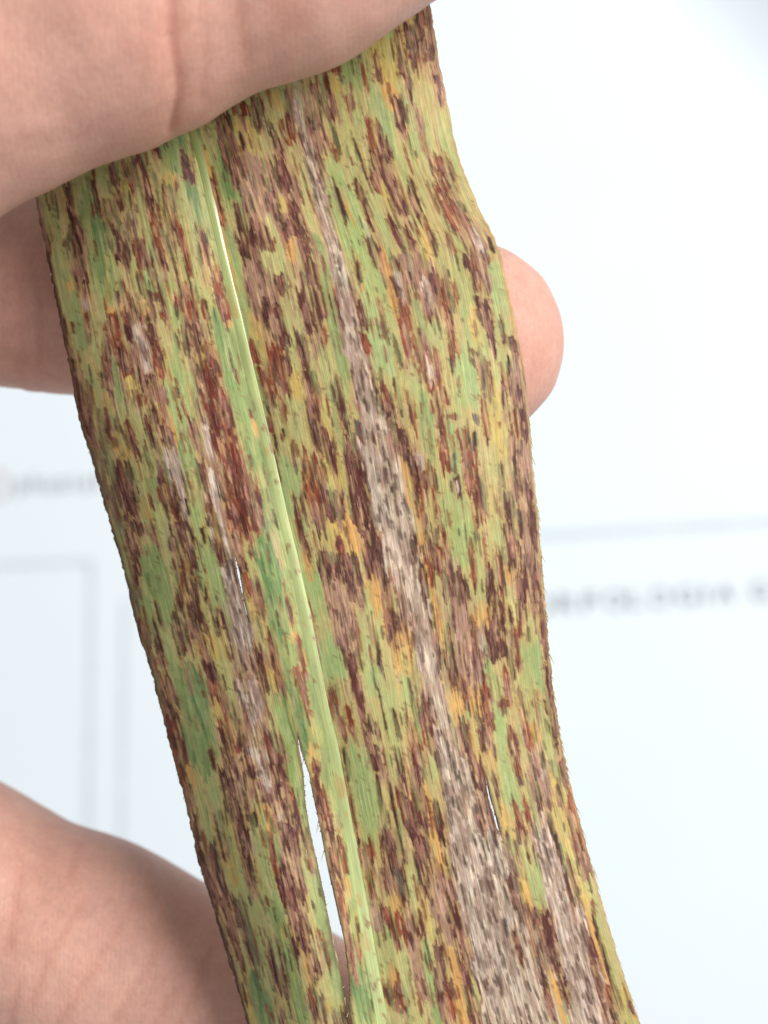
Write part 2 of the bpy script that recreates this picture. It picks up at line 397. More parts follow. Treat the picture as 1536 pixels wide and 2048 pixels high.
# ------------------------------------------------------------------ what grows on the leaf: traced patches
# kind  x-top  y-top  x-bottom  y-bottom  width        (photograph pixels in the leaf's own plane)
PATCHES = """
G 478 650 577 1060 40;G 548 1060 640 1480 34;g 482 690 552 1000 16;R 452 760 496 1075 30;R 412 700 442 855 32;G 172 370 215 600 46;g 195 400 208 590 24;G 330 262 352 345 44;g 358 248 398 462 24;G 430 300 474 415 42;g 440 330 470 400 20
L 388 255 424 470 16;Y 468 235 523 297 50;M 490 298 540 480 62;M 545 320 600 480 60;L 575 290 596 336 14;Y 551 395 580 434 18
L 527 422 553 480 14;O 549 180 566 223 16;T 590 180 640 395 24;T 632 340 686 580 17;T 663 500 688 594 20;T 683 594 725 754 34
P 127 365 154 450 15;P 135 440 165 505 30;P 181 352 193 407 10;R 197 395 236 450 22;P 216 322 236 368 20;R 240 314 267 380 15
Y 238 348 265 415 14;P 232 383 251 425 12;M 251 419 281 462 15;P 261 290 306 415 30;L 267 352 300 471 12;R 294 415 332 500 26
K 314 360 342 500 4;K 332 455 363 593 4;P 324 356 353 450 22;Y 330 342 352 372 26;P 363 305 389 371 18;O 408 290 424 360 9;R 416 352 455 470 11
P 428 215 477 332 34;P 457 307 480 380 11;R 465 200 500 232 34;P 492 190 537 262 22;K 479 264 488 297 7
P 469 410 496 480 18;P 510 438 539 480 20;P 537 250 570 320 16;P 545 317 580 391 30;R 555 235 594 292 26;P 567 180 585 252 12
P 580 402 606 480 24;P 598 240 612 300 10;M 612 180 640 300 30;P 622 300 640 350 12
L 614 130 647 168 28;P 645 122 664 242 17;P 623 160 647 202 22;R 657 112 680 146 18;Y 660 145 684 218 17;G 682 85 730 172 42
R 688 186 709 226 15;R 725 137 740 194 7;R 745 96 765 166 8;Y 733 45 805 165 60;P 790 98 820 160 14;P 809 40 846 116 32
R 822 106 845 138 22;R 842 28 852 58 8;O 765 165 800 222 32;P 788 182 809 262 18;K 812 150 827 202 6;M 824 208 850 262 14
B 738 180 790 330 38;R 735 225 748 322 8;P 745 256 785 330 28;K 661 240 680 312 7;K 706 270 718 322 6;L 690 232 716 330 22
P 737 280 785 393 28;R 747 348 768 397 22;Y 765 364 782 425 14;P 714 280 728 358 6;P 718 366 741 452 14;T 729 440 737 477 4
P 735 462 760 536 20;P 784 385 809 430 24;P 815 362 846 442 20;P 807 448 827 497 16;P 784 440 807 509 12;P 780 503 801 548 18
R 860 309 891 347 28;R 888 352 912 475 22;R 895 305 911 383 9;R 855 356 872 422 6;R 854 446 874 524 5;Y 838 454 860 516 24
M 785 512 880 582 80;K 670 366 694 450 9;O 686 370 701 444 8;B 680 335 735 585 58;G 628 480 656 585 30;P 706 520 727 574 12;O 722 566 729 582 9
P 85 465 143 755 24;M 74 395 92 500 12;L 102 505 150 652 24;G 140 585 177 707 20;P 138 458 172 568 32;O 130 563 165 582 36;P 168 563 177 594 9
T 160 584 183 642 15;R 166 626 182 660 10;L 178 630 200 692 18;P 225 468 265 524 38;P 275 486 293 530 12;P 299 483 330 538 22
R 306 458 333 502 22;B 285 525 312 582 27;B 322 518 348 577 22;L 255 520 277 580 22;P 237 560 250 588 12;P 225 581 255 606 28
P 274 546 287 595 9;P 288 578 312 602 52;P 313 536 334 649 9;O 215 606 255 658 38;R 222 618 250 664 30;R 210 648 260 742 50;P 205 678 225 722 24
P 258 598 312 652 52;O 275 600 298 630 22;T 262 642 308 762 42;P 295 646 315 690 18;R 307 683 328 762 20;L 315 603 340 712 20;B 337 610 357 650 20
R 360 460 386 565 15;R 390 448 424 530 17;R 425 538 447 602 16;R 440 596 463 648 21;O 456 640 463 656 16;R 370 568 395 647 18;R 352 588 392 642 36
P 360 636 402 707 38;R 400 596 417 642 12;R 410 690 440 752 26;g 425 615 445 692 16;G 447 655 485 755 32;O 452 468 474 620 8
B 462 455 493 686 22;P 471 448 540 534 56;M 488 530 565 632 72;P 541 540 580 586 30;L 525 493 565 550 42;L 540 448 557 495 16
P 557 446 603 480 28;P 598 448 635 573 22;O 570 464 594 530 18;P 592 558 645 663 36;L 558 581 590 682 20;P 526 608 588 700 46
M 540 632 560 676 18;O 496 624 530 716 26;R 500 690 522 740 18;R 522 692 580 752 46;P 592 659 621 742 20;L 568 698 605 752 24
P 620 518 645 654 18;R 642 654 657 690 9;G 640 500 684 757 28;P 661 584 678 630 18;K 706 518 727 576 10;P 710 598 740 652 16
R 755 593 768 654 8;M 743 633 766 654 24;R 720 666 742 707 16;B 730 588 778 742 48;K 786 678 806 742 10;P 755 735 770 787 8;K 783 741 797 795 8
O 763 498 776 560 14;O 775 563 795 637 15;P 777 533 815 594 28;T 792 540 802 572 11;R 794 588 827 697 22;R 827 680 862 762 26;T 853 713 868 768 12
R 854 763 870 792 14;M 830 498 880 602 46;T 840 553 860 588 18;P 862 533 884 602 22;P 850 588 862 648 9;R 885 564 902 627 18;R 894 623 912 716 12
G 832 600 850 682 16;R 888 402 935 472 30;P 920 402 936 442 12;R 895 463 908 505 8;M 938 433 970 522 26;T 944 450 962 500 14;P 926 508 940 542 12
R 940 512 960 582 16;M 957 512 977 578 14;K 976 474 988 507 7;B 975 518 1014 632 34;Y 1007 523 1036 677 13;R 905 558 917 602 9
P 951 589 962 624 8;P 968 598 990 702 15;K 998 630 1013 695 7;P 1015 671 1038 704 20;Y 940 600 960 690 22;L 900 440 960 640 34
P 138 713 192 882 18;D 158 715 216 1000 44;D 200 880 262 1180 44;D 248 1130 300 1300 40;G 220 718 245 812 18;R 232 698 262 742 32;Y 248 743 280 802 26
P 205 740 228 795 20;O 207 793 228 838 20;R 213 835 222 887 12;O 230 864 262 928 31;R 255 843 268 912 16;R 270 788 290 812 23;L 272 808 305 870 30
P 272 698 285 787 6;T 278 698 308 750 32;P 283 748 312 778 28;M 302 768 335 817 28;P 300 773 316 862 8;O 325 808 347 882 20
P 316 850 348 893 26;T 330 891 374 1002 30;P 293 833 305 897 9;K 289 883 303 946 12;L 262 903 308 1002 26;G 295 943 322 1002 30
P 238 928 275 1002 38;P 314 930 330 977 10;P 337 964 350 1002 10;P 370 950 382 994 11;R 394 928 414 982 20;P 378 831 402 897 14;T 402 836 421 902 17
K 350 770 357 795 8;K 365 865 371 889 5;P 385 738 415 842 24;B 327 716 385 868 52;G 356 862 390 962 34;L 384 950 410 1000 26
R 400 710 440 842 34;Y 396 708 412 737 16;M 392 773 418 840 20;T 415 923 437 1000 16;R 428 831 470 947 32;R 466 940 515 1004 38;P 394 927 410 979 14
M 400 880 440 960 30;Y 454 945 472 985 8;O 505 836 517 874 10;R 535 838 544 868 7;K 521 766 563 919 5;K 548 907 563 981 5;R 518 741 545 804 22
R 525 698 582 796 44;P 567 713 584 752 16;Y 580 713 608 822 24;P 605 743 635 784 26;R 630 770 640 810 6;P 612 788 640 852 22;P 624 845 655 907 18
Y 640 776 660 874 14;R 562 811 577 847 12;K 564 854 570 872 6;R 583 885 597 923 12;P 665 760 680 812 14;Y 636 900 673 980 22;R 610 901 648 1002 32
P 653 866 671 948 14;B 560 919 605 992 40;L 545 800 620 900 50;G 470 760 520 930 30;G 515 930 555 1050 26
P 667 762 702 869 16;S 708 836 735 885 25;T 726 791 768 840 32;P 753 777 788 834 26;T 712 872 786 1052 62;P 788 846 815 920 22;M 765 858 796 914 24
P 695 878 730 1052 36;K 744 864 751 892 7;K 762 930 768 955 6;K 781 965 792 994 10;O 802 914 827 1012 14;P 815 898 840 982 20;T 834 904 846 940 13
P 828 936 855 982 24;R 859 926 873 987 14;R 835 978 860 1075 11;R 862 983 876 1039 6;R 872 1010 880 1030 9;R 880 868 899 945 16;R 876 798 892 870 7
R 888 782 895 812 9;R 853 858 863 908 7;R 815 778 831 864 9;R 792 773 803 822 7;G 831 788 874 922 26;P 650 873 675 932 22;P 620 820 638 902 18
P 630 978 684 1026 46;O 675 1010 720 1114 38;Y 672 918 694 985 22;B 880 820 930 1000 30
R 864 698 895 812 9;R 897 678 912 715 12;B 912 711 962 824 46;R 946 696 955 722 10;P 955 703 975 780 20;R 957 778 981 885 10;Y 975 758 1015 922 40
P 1001 764 1020 847 12;K 1014 715 1021 752 8;P 1019 844 1033 940 7;M 1030 708 1060 982 28;P 1034 776 1052 877 22;R 1028 816 1036 877 6
R 903 846 945 902 20;R 920 888 962 982 28;K 946 866 955 898 8;P 907 948 922 994 15;T 912 958 918 984 5;P 998 930 1010 982 10;S 946 828 960 852 10;R 903 824 917 840 14
P 232 948 272 1047 33;P 255 1043 292 1074 27;M 250 1066 280 1117 24;P 267 1121 282 1167 14;O 282 1001 301 1044 18;R 302 1043 314 1092 8;L 290 948 322 1082 28
G 288 1093 345 1252 56;g 292 1143 315 1192 26;P 310 1198 322 1252 8;P 315 948 333 1020 11;P 336 960 362 1064 16;T 350 948 375 1037 18;P 370 958 384 1004 12
K 371 996 377 1032 5;P 355 1038 378 1080 26;P 341 1073 366 1106 25;R 364 1098 371 1139 7;P 375 1080 388 1132 14;P 375 1140 396 1204 21;P 382 1200 405 1252 22
Y 355 1106 374 1197 18;R 344 1114 352 1148 6;R 350 1155 370 1212 10;B 380 978 412 1092 38;B 393 1073 440 1227 48;K 413 1036 420 1055 8;K 401 1051 411 1085 9
K 410 1174 421 1227 6;P 433 1086 445 1124 14;P 425 1222 450 1252 24;P 415 963 447 1127 8;T 420 948 470 1252 32;R 452 968 480 1108 24
R 463 948 500 1077 36;R 500 956 527 1044 18;Y 455 948 474 1002 12;M 460 1065 484 1128 18;P 475 1108 494 1148 13;Y 486 1088 510 1167 16;R 488 1138 502 1187 10
R 506 1163 532 1242 16;Y 492 1182 512 1242 18;g 507 1042 575 1252 42;L 546 1053 568 1147 15;R 567 1163 590 1252 8;P 586 995 620 1127 9;O 600 1094 627 1152 16
P 600 983 609 1026 9;B 592 1113 645 1202 50;R 611 1206 627 1252 8;R 615 948 645 1042 25;P 643 988 685 1045 42;P 623 1012 645 1077 7;Y 642 1041 695 1104 50
R 672 1076 690 1116 12;P 632 1104 680 1162 44;M 652 1143 700 1252 46;P 688 1110 728 1207 32;O 730 1158 775 1228 30;L 718 1213 765 1282 44
P 695 978 745 1062 40;P 730 1056 770 1197 33;P 765 1154 800 1269 9;T 738 978 822 1070 66;T 757 1066 837 1217 58;M 785 1134 812 1217 28;P 825 1048 841 1107 14
S 816 1080 838 1127 12;P 835 1123 867 1264 14;O 842 1096 882 1282 22;O 826 998 846 1092 10;R 855 1080 890 1147 22;R 852 1103 866 1162 9;R 885 1050 900 1112 8
P 888 1141 935 1214 46;M 905 1203 940 1282 28;B 905 1008 945 1132 55;R 770 1224 797 1277 18;O 803 1246 820 1292 14
R 946 973 975 1059 20;R 933 1073 956 1176 9;P 1006 983 1030 1038 24;P 1010 1026 1030 1142 20;P 1032 940 1040 1088 6;M 1045 928 1075 1232 28;P 1050 960 1074 1100 14;P 1030 1139 1058 1209 20
R 992 1090 1008 1197 12;O 1010 1129 1025 1167 14;P 972 1141 990 1217 16;P 985 1201 1008 1232 18;O 942 1205 987 1248 44;L 1010 1160 1040 1235 26;P 1066 1140 1078 1230 12
P 275 1233 287 1268 10;P 305 1253 337 1358 14;P 322 1356 353 1432 28;R 332 1413 350 1482 22;G 286 1198 300 1247 24;P 345 1228 375 1318 24;P 378 1203 405 1267 24
R 393 1264 415 1319 16;P 408 1316 438 1367 26;R 414 1362 455 1417 32;R 440 1413 472 1502 36;g 358 1325 427 1502 56;G 335 1283 362 1402 14;Y 425 1403 443 1448 18
L 400 1198 428 1260 22;Y 410 1260 437 1319 24;L 435 1308 460 1364 20;P 434 1220 456 1260 22;T 455 1198 503 1300 42;M 465 1298 525 1370 54;T 475 1354 520 1427 42
M 494 1418 535 1502 46;P 513 1298 537 1377 16;P 482 1398 500 1464 7;D 286 1290 325 1420 30
R 517 1198 531 1242 12;R 537 1266 568 1390 16;O 529 1311 553 1386 14;G 545 1378 585 1457 28;g 562 1383 594 1477 14;g 535 1198 574 1292 40;R 574 1198 589 1257 10
O 568 1266 598 1286 30;R 598 1280 614 1370 10;R 580 1333 614 1357 32;R 600 1358 620 1435 12;G 565 1286 590 1337 24;g 575 1360 612 1502 26;M 617 1253 640 1339 15
R 615 1210 626 1250 8;B 633 1266 690 1360 50;R 648 1370 678 1427 26;R 681 1434 694 1482 11;R 693 1409 708 1477 10;M 660 1198 717 1310 44;P 688 1303 738 1432 16
P 735 1432 755 1477 20;K 742 1255 770 1354 8;K 750 1364 780 1472 5;P 726 1456 736 1485 8;R 769 1228 797 1302 16
O 783 1258 832 1354 40;T 830 1254 872 1358 34;T 855 1354 903 1502 25;M 785 1198 865 1260 60;P 872 1284 895 1358 20;O 862 1198 892 1292 20;P 890 1248 910 1362 14
M 902 1260 970 1357 64;P 975 1248 1000 1315 30;O 888 1350 935 1444 40;O 936 1360 972 1447 34;R 922 1348 934 1397 8;R 958 1350 990 1467 14;P 845 1378 873 1447 20
P 836 1400 870 1472 30;R 838 1460 852 1502 12;P 920 1430 942 1502 20;M 900 1443 920 1502 20;P 954 1421 971 1502 9;K 812 1350 840 1467 8;K 784 1409 800 1475 8
R 810 1413 825 1492 7;B 722 1263 760 1382 30;L 745 1360 800 1500 36
P 988 1198 1013 1324 24;P 968 1288 1012 1324 42;M 945 1248 990 1317 38;T 955 1265 972 1300 10;B 968 1328 1008 1472 30;R 1005 1336 1023 1412 11;R 998 1398 1022 1414 24
R 1024 1252 1042 1342 9;K 1018 1288 1030 1360 6;K 1016 1218 1024 1249 7;K 1054 1253 1061 1287 7;R 1063 1382 1077 1427 11;R 1037 1372 1050 1452 9;O 1052 1441 1080 1482 24;R 1048 1440 1062 1500 9
B 1050 1283 1088 1387 40;P 1083 1178 1096 1318 14;P 1090 1314 1103 1397 10;P 1098 1395 1117 1482 16;K 1092 1440 1097 1467 6;K 1089 1398 1093 1424 5;R 1017 1455 1035 1522 16
R 332 1448 365 1534 26;O 375 1530 393 1585 16;R 362 1530 377 1592 14;g 370 1448 435 1550 60;P 420 1498 433 1547 10;R 455 1471 466 1547 10;P 444 1543 470 1620 24
P 464 1600 490 1692 27;M 465 1543 508 1608 42;P 486 1508 507 1562 18;T 500 1478 540 1562 36;P 545 1478 570 1608 22;M 514 1554 570 1608 50;O 516 1608 548 1659 32
T 552 1605 562 1640 10;P 562 1632 583 1686 20;R 537 1658 548 1745 10;M 550 1656 600 1752 42;R 584 1587 599 1657 11;R 562 1470 572 1524 9;R 606 1640 622 1706 11
G 572 1448 603 1627 26;L 386 1573 430 1692 26;P 396 1633 430 1752 32;P 430 1618 444 1659 14;R 438 1653 458 1714 12;Y 446 1633 480 1752 22;L 505 1658 537 1752 30;P 489 1694 502 1752 14;K 506 1624 514 1657 7
O 618 1488 628 1517 10;R 622 1520 640 1544 18;P 623 1553 640 1618 11;R 634 1558 657 1647 18;P 648 1638 675 1737 22;R 675 1678 693 1752 14;G 632 1488 668 1589 20
R 666 1468 681 1532 8;K 685 1498 704 1562 10;R 686 1543 717 1707 13;B 708 1483 757 1692 48;P 739 1495 768 1542 28;K 745 1538 778 1658 10;K 774 1558 812 1729 8;P 793 1493 809 1582 13
P 804 1581 834 1682 28;P 820 1498 855 1562 22;P 830 1561 853 1667 20;P 832 1673 862 1747 27;O 850 1558 880 1757 22;P 768 1663 802 1752 28;R 726 1680 750 1742 18
T 878 1448 938 1752 27;S 868 1498 888 1550 20;S 905 1543 938 1638 24;P 872 1608 888 1700 15;M 892 1448 935 1510 40;P 935 1478 970 1584 24;M 943 1584 993 1662 38
T 900 1640 985 1760 70;T 965 1658 1012 1752 40;Y 940 1448 955 1510 14;P 957 1448 970 1499 8;O 968 1468 985 1537 14;O 1000 1595 1023 1665 22;B 990 1448 1045 1642 34
R 1013 1458 1036 1520 18;R 1030 1516 1044 1573 10;P 1002 1655 1050 1752 40;R 1024 1612 1053 1672 14;R 1046 1591 1065 1657 10;L 1037 1666 1066 1752 20;P 984 1540 996 1590 8
M 1060 1478 1083 1527 24;M 1067 1506 1098 1627 28;T 1078 1520 1092 1560 9;P 1070 1565 1088 1632 11;T 1072 1623 1117 1732 44;K 1099 1615 1118 1722 10;K 1091 1440 1098 1467 7
K 1106 1522 1114 1561 8;P 1103 1428 1117 1472 16;P 1118 1516 1137 1572 16;M 1117 1578 1129 1627 10;R 1133 1583 1182 1734 16;Y 1105 1558 1152 1732 40;R 1146 1678 1157 1715 7
P 405 1698 445 1822 36;P 438 1818 492 2060 15;R 452 1813 473 1907 14;P 475 1778 505 1927 16;Y 447 1698 480 1772 24;P 486 1698 513 1782 18;L 510 1698 562 1892 40;K 480 1905 492 1945 9
Y 476 1948 509 2050 14;g 500 1928 540 2060 38;P 535 1880 575 1994 26;P 553 1995 570 2060 13;G 552 1798 607 2060 27;P 540 1698 615 1827 56;P 575 1823 622 1878 40;P 600 1868 615 1912 18
P 582 1868 600 1928 16;O 604 1905 630 1984 18;R 623 1901 637 1952 12;P 615 1976 652 2040 32;R 636 1862 650 1912 12;G 622 1722 690 2005 30;Y 650 2001 688 2034 32;P 668 2026 692 2060 24
D 486 1830 520 1930 20
R 660 1698 690 1752 30;R 673 1772 700 1868 14;R 698 1870 722 1937 18;O 687 1758 703 1800 12;g 702 1925 757 2060 44;G 700 1806 737 1917 18;R 727 1704 748 1792 12;M 733 1788 757 1832 24
M 740 1823 768 1862 28;P 766 1698 812 1810 34;S 792 1740 808 1790 12;O 777 1786 802 1827 26;R 760 1816 820 1897 46;P 828 1816 848 1874 20;M 812 1828 852 2012 26;O 775 1921 792 1972 14
R 767 1938 822 2026 36;P 775 1961 785 2014 8;L 795 1883 827 1992 26;L 768 1852 790 1920 16;G 848 1874 884 2060 25;P 833 1698 855 1784 22;L 812 1698 832 1784 16;Y 840 1783 866 1877 12
P 866 1864 895 1987 15;O 885 1883 937 2014 21;R 890 1966 915 2032 18;P 867 1925 897 2060 10;M 862 1743 918 1882 46;P 903 1808 928 1912 20;P 918 1913 957 2060 22;O 915 2005 935 2060 16
T 925 1698 1058 2060 112;P 1010 1698 1050 1837 34;P 1048 1808 1077 1850 27;O 1042 1750 1062 1810 16;B 1050 1698 1092 1817 28;P 1082 1815 1112 1890 24;M 1058 1848 1100 1947 38;O 1100 1938 1132 2060 15
P 1113 1893 1132 2012 12;P 1075 1932 1112 2044 10;T 1100 1698 1200 2060 82;P 1122 1728 1162 1812 22;Y 1140 1698 1172 1822 26;L 1160 1738 1242 1975 38;O 1168 1818 1222 1962 16;K 1178 1823 1230 1972 8
P 1166 1698 1184 1752 16;P 1167 1868 1207 1952 14;R 1213 1960 1240 2024 22;P 1258 2003 1274 2034 15;Y 1240 1973 1278 2060 33;M 1190 1933 1227 2060 22;P 1030 1860 1046 1940 8
"""

PAL = {                                   # colours of the tissue itself; D also has left-margin shade mixed in
    'G': (144, 158, 98), 'g': (108, 134, 82), 'B': (168, 180, 116), 'L': (190, 181, 118), 'Y': (206, 176, 104),
    'O': (216, 166, 98), 'T': (216, 194, 174), 'M': (166, 126, 104), 'P': (94, 51, 43), 'R': (132, 67, 45),
    'K': (72, 44, 34), 'S': (106, 92, 80), 'D': (128, 110, 82)}
PAL = {k: lin(v) for k, v in PAL.items()}
INNER = {'P': lin((150, 104, 88)), 'R': lin((166, 102, 74)), 'M': lin((188, 150, 126))}
TISSUE = {'G': (0, 0, 1), 'g': (0, 0, .7), 'B': (0, 0, 1), 'L': (0, 0, 1), 'Y': (0, 0, .8), 'O': (0, 0, .6), 'T': (1, 0, 0),
          'M': (.4, .6, 0), 'P': (0, 1, 0), 'R': (0, 1, 0), 'K': (0, .5, 0), 'S': (.4, .3, 0), 'D': (0, .2, .5)}

SLIT_A = ([(1472, 595), (1500, 597), (1548, 607), (1583, 609), (1645, 617), (1743, 639), (1798, 650), (1895, 669), (1954, 683), (1993, 690), (2032, 694), (2300, 748)],
          [(1472, 596), (1500, 601), (1548, 618), (1583, 624), (1645, 638), (1743, 657), (1798, 672), (1895, 692), (1954, 699), (1993, 700), (2032, 701), (2300, 753)])
SLIT_B = ([(1112, 469), (1145, 473), (1184, 480), (1206, 485), (1246, 497.5)],
          [(1112, 470), (1145, 479), (1184, 485.5), (1206, 488.5), (1246, 498.5)])
SLIT_C = ([(1552, 971), (1587, 975), (1626, 985.5), (1655, 993), (1666, 999.5)],
          [(1552, 971.6), (1587, 978.5), (1626, 990), (1655, 996), (1666, 1000)])


ROW0 = -360


def build_leaf():
    root = empty('leaf', W(620, 1024, 0.0))
    tag(root, 'long grass leaf blotched purple, rust and tan over green, held between finger and thumb', 'leaf')

    rows = np.arange(ROW0, 2420, 2.0)
    ucols = np.concatenate([np.linspace(-1, 0, 150, endpoint=False), np.linspace(0, 1, 231)])
    XL, XM, XR = curve(L_EDGE, rows), curve(M_RIB, rows, 40), curve(R_EDGE, rows)
    U, Y = np.meshgrid(ucols, rows)
    lw, rw = (XM - XL)[:, None], (XR - XM)[:, None]
    X = XM[:, None] + np.where(U < 0, U * lw, U * rw)
    jl = (1.6 * fbm(rows / 9.0, rows * 0, 3) + 1.2 * fbm(rows / 40.0, rows * 0, 4))[:, None]
    jr = (1.6 * fbm(rows / 11.0, rows * 0, 5))[:, None]
    X = X + jl * np.exp(-(X - XL[:, None]) / 8.0) + jr * np.exp(-(XR[:, None] - X) / 8.0)
    FU = np.where(U < 0, U * 300.0, U * 490.0)              # straightened fibre coordinates
    nr, nc = X.shape

    # ---- paint the tissue
    n_f = fbm(FU / 4.5, Y / 26.0, 21)
    n_m = fbm(FU / 13.0, Y / 55.0, 22)
    n_e = fbm(FU / 5.0, Y / 240.0, 23)
    n_b = fbm(FU / 60.0, Y / 130.0, 24)
    n_s = fbm(FU / 3.2, Y / 40.0, 25)
    n_d = fbm(FU / 7.0, Y / 7.0, 26)
    n_p = fbm(FU / 4.2, Y / 5.5, 27)
    tn = sstep(-0.55, 0.45, n_m * 0.8 - n_b * 0.5 + 0.5 * n_f)[..., None]
    base = PAL['L'] * (1 - 0.6 * tn) + lin((194, 168, 112)) * 0.6 * tn
    mixg = sstep(0.0, 0.7, -n_m + 0.8 * n_b)[..., None]
    C = base * (1 - 0.6 * mixg) + PAL['B'] * 0.6 * mixg
    base0 = C.copy()
    mb = np.exp(-((X - XM[:, None] + 2) / 17.0) ** 2)[..., None] * 0.8
    C = C * (1 - mb) + lin((164, 174, 106)) * mb
    T = np.zeros((nr, nc, 3)); T[..., 2] = 1.0

    def stroke(kind, x0, y0, x1, y1, w, alpha=1.0, col=None, tis=None, ragged=1.0):
        ext = 34
        r0 = np.searchsorted(rows, y0 - ext); r1 = np.searchsorted(rows, y1 + ext)
        if r1 <= r0:
            return
        sl = slice(r0, r1)
        a = (Y[sl] - y0) / max(y1 - y0, 1.0)
        xc = x0 + (x1 - x0) * a
        d = np.abs(X[sl] - xc)
        c0 = np.where((d < w / 2 + 14).any(axis=0))[0]
        if len(c0) == 0:
            return
        cs = slice(c0[0], c0[-1] + 1)
        ln = max(y1 - y0, 1.0)
        a = a[:, cs] + ragged * n_e[sl, cs] * min(0.30, 26.0 / ln)
        d = d[:, cs]
        q = np.abs(2 * a - 1)
        hw = np.where(q < 1, (w / 2) * np.sqrt(np.clip(1 - q ** 3.2, 0, 1)), -(q - 1) * ln / 2)
        val = hw - d + ragged * ((0.10 * w + 1.3) * n_f[sl, cs] + 0.10 * w * n_m[sl, cs] + (0.5 if kind in 'GgBLYO' else 1.6) * n_d[sl, cs])
        val = val + 1.0 * ragged
        mk = (sstep(-4.5, 5.0, val) if kind in 'GgBLYO' and w > 9 else sstep(-2.0, 2.4, val)) * alpha
        c = PAL[kind] if col is None else col
        c = c * (1.0 + 0.10 * rng.uniform(-1, 1)) * (1 + 0.05 * rng.uniform(-1, 1, 3))
        if kind in INNER and w > 8:
            inn = sstep(2.0, 7.0 + 0.1 * w, val + 2.5 * n_s[sl, cs]) * np.clip(0.45 + 0.9 * n_f[sl, cs] + 0.7 * n_m[sl, cs], 0, 1)
            c = c * (1 - inn[..., None]) + INNER[kind] * inn[..., None]
        elif kind == 'T':
            inn = np.clip(0.35 + 0.8 * n_f[sl, cs] + 0.7 * n_m[sl, cs], 0, 0.85)
            c = c * (1 - inn[..., None]) + lin((178, 148, 128)) * inn[..., None]
        C[sl, cs] = C[sl, cs] * (1 - mk[..., None]) + c * mk[..., None]
        tt = np.array(TISSUE[kind] if tis is None else tis)
        T[sl, cs] = T[sl, cs] * (1 - mk[..., None]) + tt * mk[..., None]
        if kind in 'PR' and w > 7 and ragged == 1.0:                 # rusty specks round the lesion
            sp = sstep(-9.0, -1.0, val) * sstep(0.30, 0.46, n_p[sl, cs]) * (T[sl, cs, 2]) * 0.8
            C[sl, cs] = C[sl, cs] * (1 - sp[..., None]) + lin((134, 84, 48)) * sp[..., None]

    todo = []
    for part in PATCHES.replace('\n', ';').split(';'):
        f = part.split()
        if len(f) == 6:
            todo.append((f[0], *map(float, f[1:])))
    xm_at = lambda v: float(np.interp(v, rows, XM))
    for k, x0, y0, x1, y1, w in list(todo):                              # the disease goes on above the thumb and below the hand
        if 420 < y0 < 820:
            sh = -760
        elif 1560 < y0 < 2000:
            sh = 500
        else:
            continue
        if y0 + sh < 40 or y0 + sh > 2050:
            dx = xm_at((y0 + y1) / 2 + sh) - xm_at((y0 + y1) / 2)
            todo.append((k, x0 + dx, y0 + sh, x1 + dx, y1 + sh, w))
    todo.sort(key=lambda t: -(t[5] ** 1.4) * (t[4] - t[2]))
    halo = lin((186, 150, 92))
    def along(x0, y0, x1, y1):
        xm, ym = (x0 + x1) / 2, (y0 + y1) / 2
        i = int(np.clip((ym - ROW0) / 2, 12, nr - 13))
        l, m, r = XL[i], XM[i], XR[i]
        u = (xm - m) / (m - l) if xm < m else (xm - m) / (r - m)
        at = lambda j: XM[j] + u * ((XM[j] - XL[j]) if u < 0 else (XR[j] - XM[j]))
        sl = (at(i + 12) - at(i - 12)) / 48.0
        hh = (y1 - y0) / 2
        return xm - sl * hh, y0, xm + sl * hh, y1

    def paint():
        for k, x0, y0, x1, y1, w in todo:
            x0, y0, x1, y1 = along(x0, y0, x1, y1)
            w = w * (1.12 if k in 'PRMT' else 1.0)
            if k in 'PRK' and w < 34:
                stroke(k, x0, y0 - 5, x1, y1 + 5, w + 7, 0.5, halo, (0, 0, .6), 1.2)
            stroke(k, x0, y0, x1, y1, w)

    # first pass only tells how crowded the lesions stand: tissue between them has already died back to tan
    paint()
    ill = np.clip(T[..., 0] + T[..., 1], 0, 1)
    ky = np.exp(-0.5 * (np.fft.fftfreq(nr)[:, None] * 2 * math.pi * 24) ** 2)
    kx = np.exp(-0.5 * (np.fft.fftfreq(nc)[None] * 2 * math.pi * 6) ** 2)
    dens = np.real(np.fft.ifft2(np.fft.fft2(ill) * ky * kx))
    T[:] = (0.0, 0.0, 1.0)
    t1 = (sstep(0.12, 0.42, dens + 0.16 * n_f + 0.10 * n_m))[..., None]
    t2 = (sstep(0.33, 0.60, dens + 0.22 * n_f + 0.15 * n_m))[..., None]
    C[:] = base0 * (1 - 0.8 * t1) + lin((202, 174, 118)) * 0.8 * t1
    C[:] = C * (1 - 0.85 * t2) + lin((178, 138, 106)) * 0.85 * t2
    gb = sstep(8, -3, np.abs(X - XM[:, None] + 36) - np.interp(rows, [580, 700, 1000, 1200, 1480, 1560], [5, 17, 18, 25, 22, 4])[:, None] + 3 * n_f)
    gb = (gb * sstep(560, 680, Y) * sstep(1570, 1440, Y))[..., None] * 0.9
    gcol = lin((112, 142, 84)) * (1 + 0.16 * n_f + 0.2 * n_m)[..., None]
    C[:] = C * (1 - gb) + gcol * gb
    t2 = t2 * (1 - gb)
    T[..., 1] = 0.75 * t2[..., 0]; T[..., 2] = 1 - t2[..., 0]
    C[:] = C * (1 - mb) + lin((164, 174, 106)) * mb
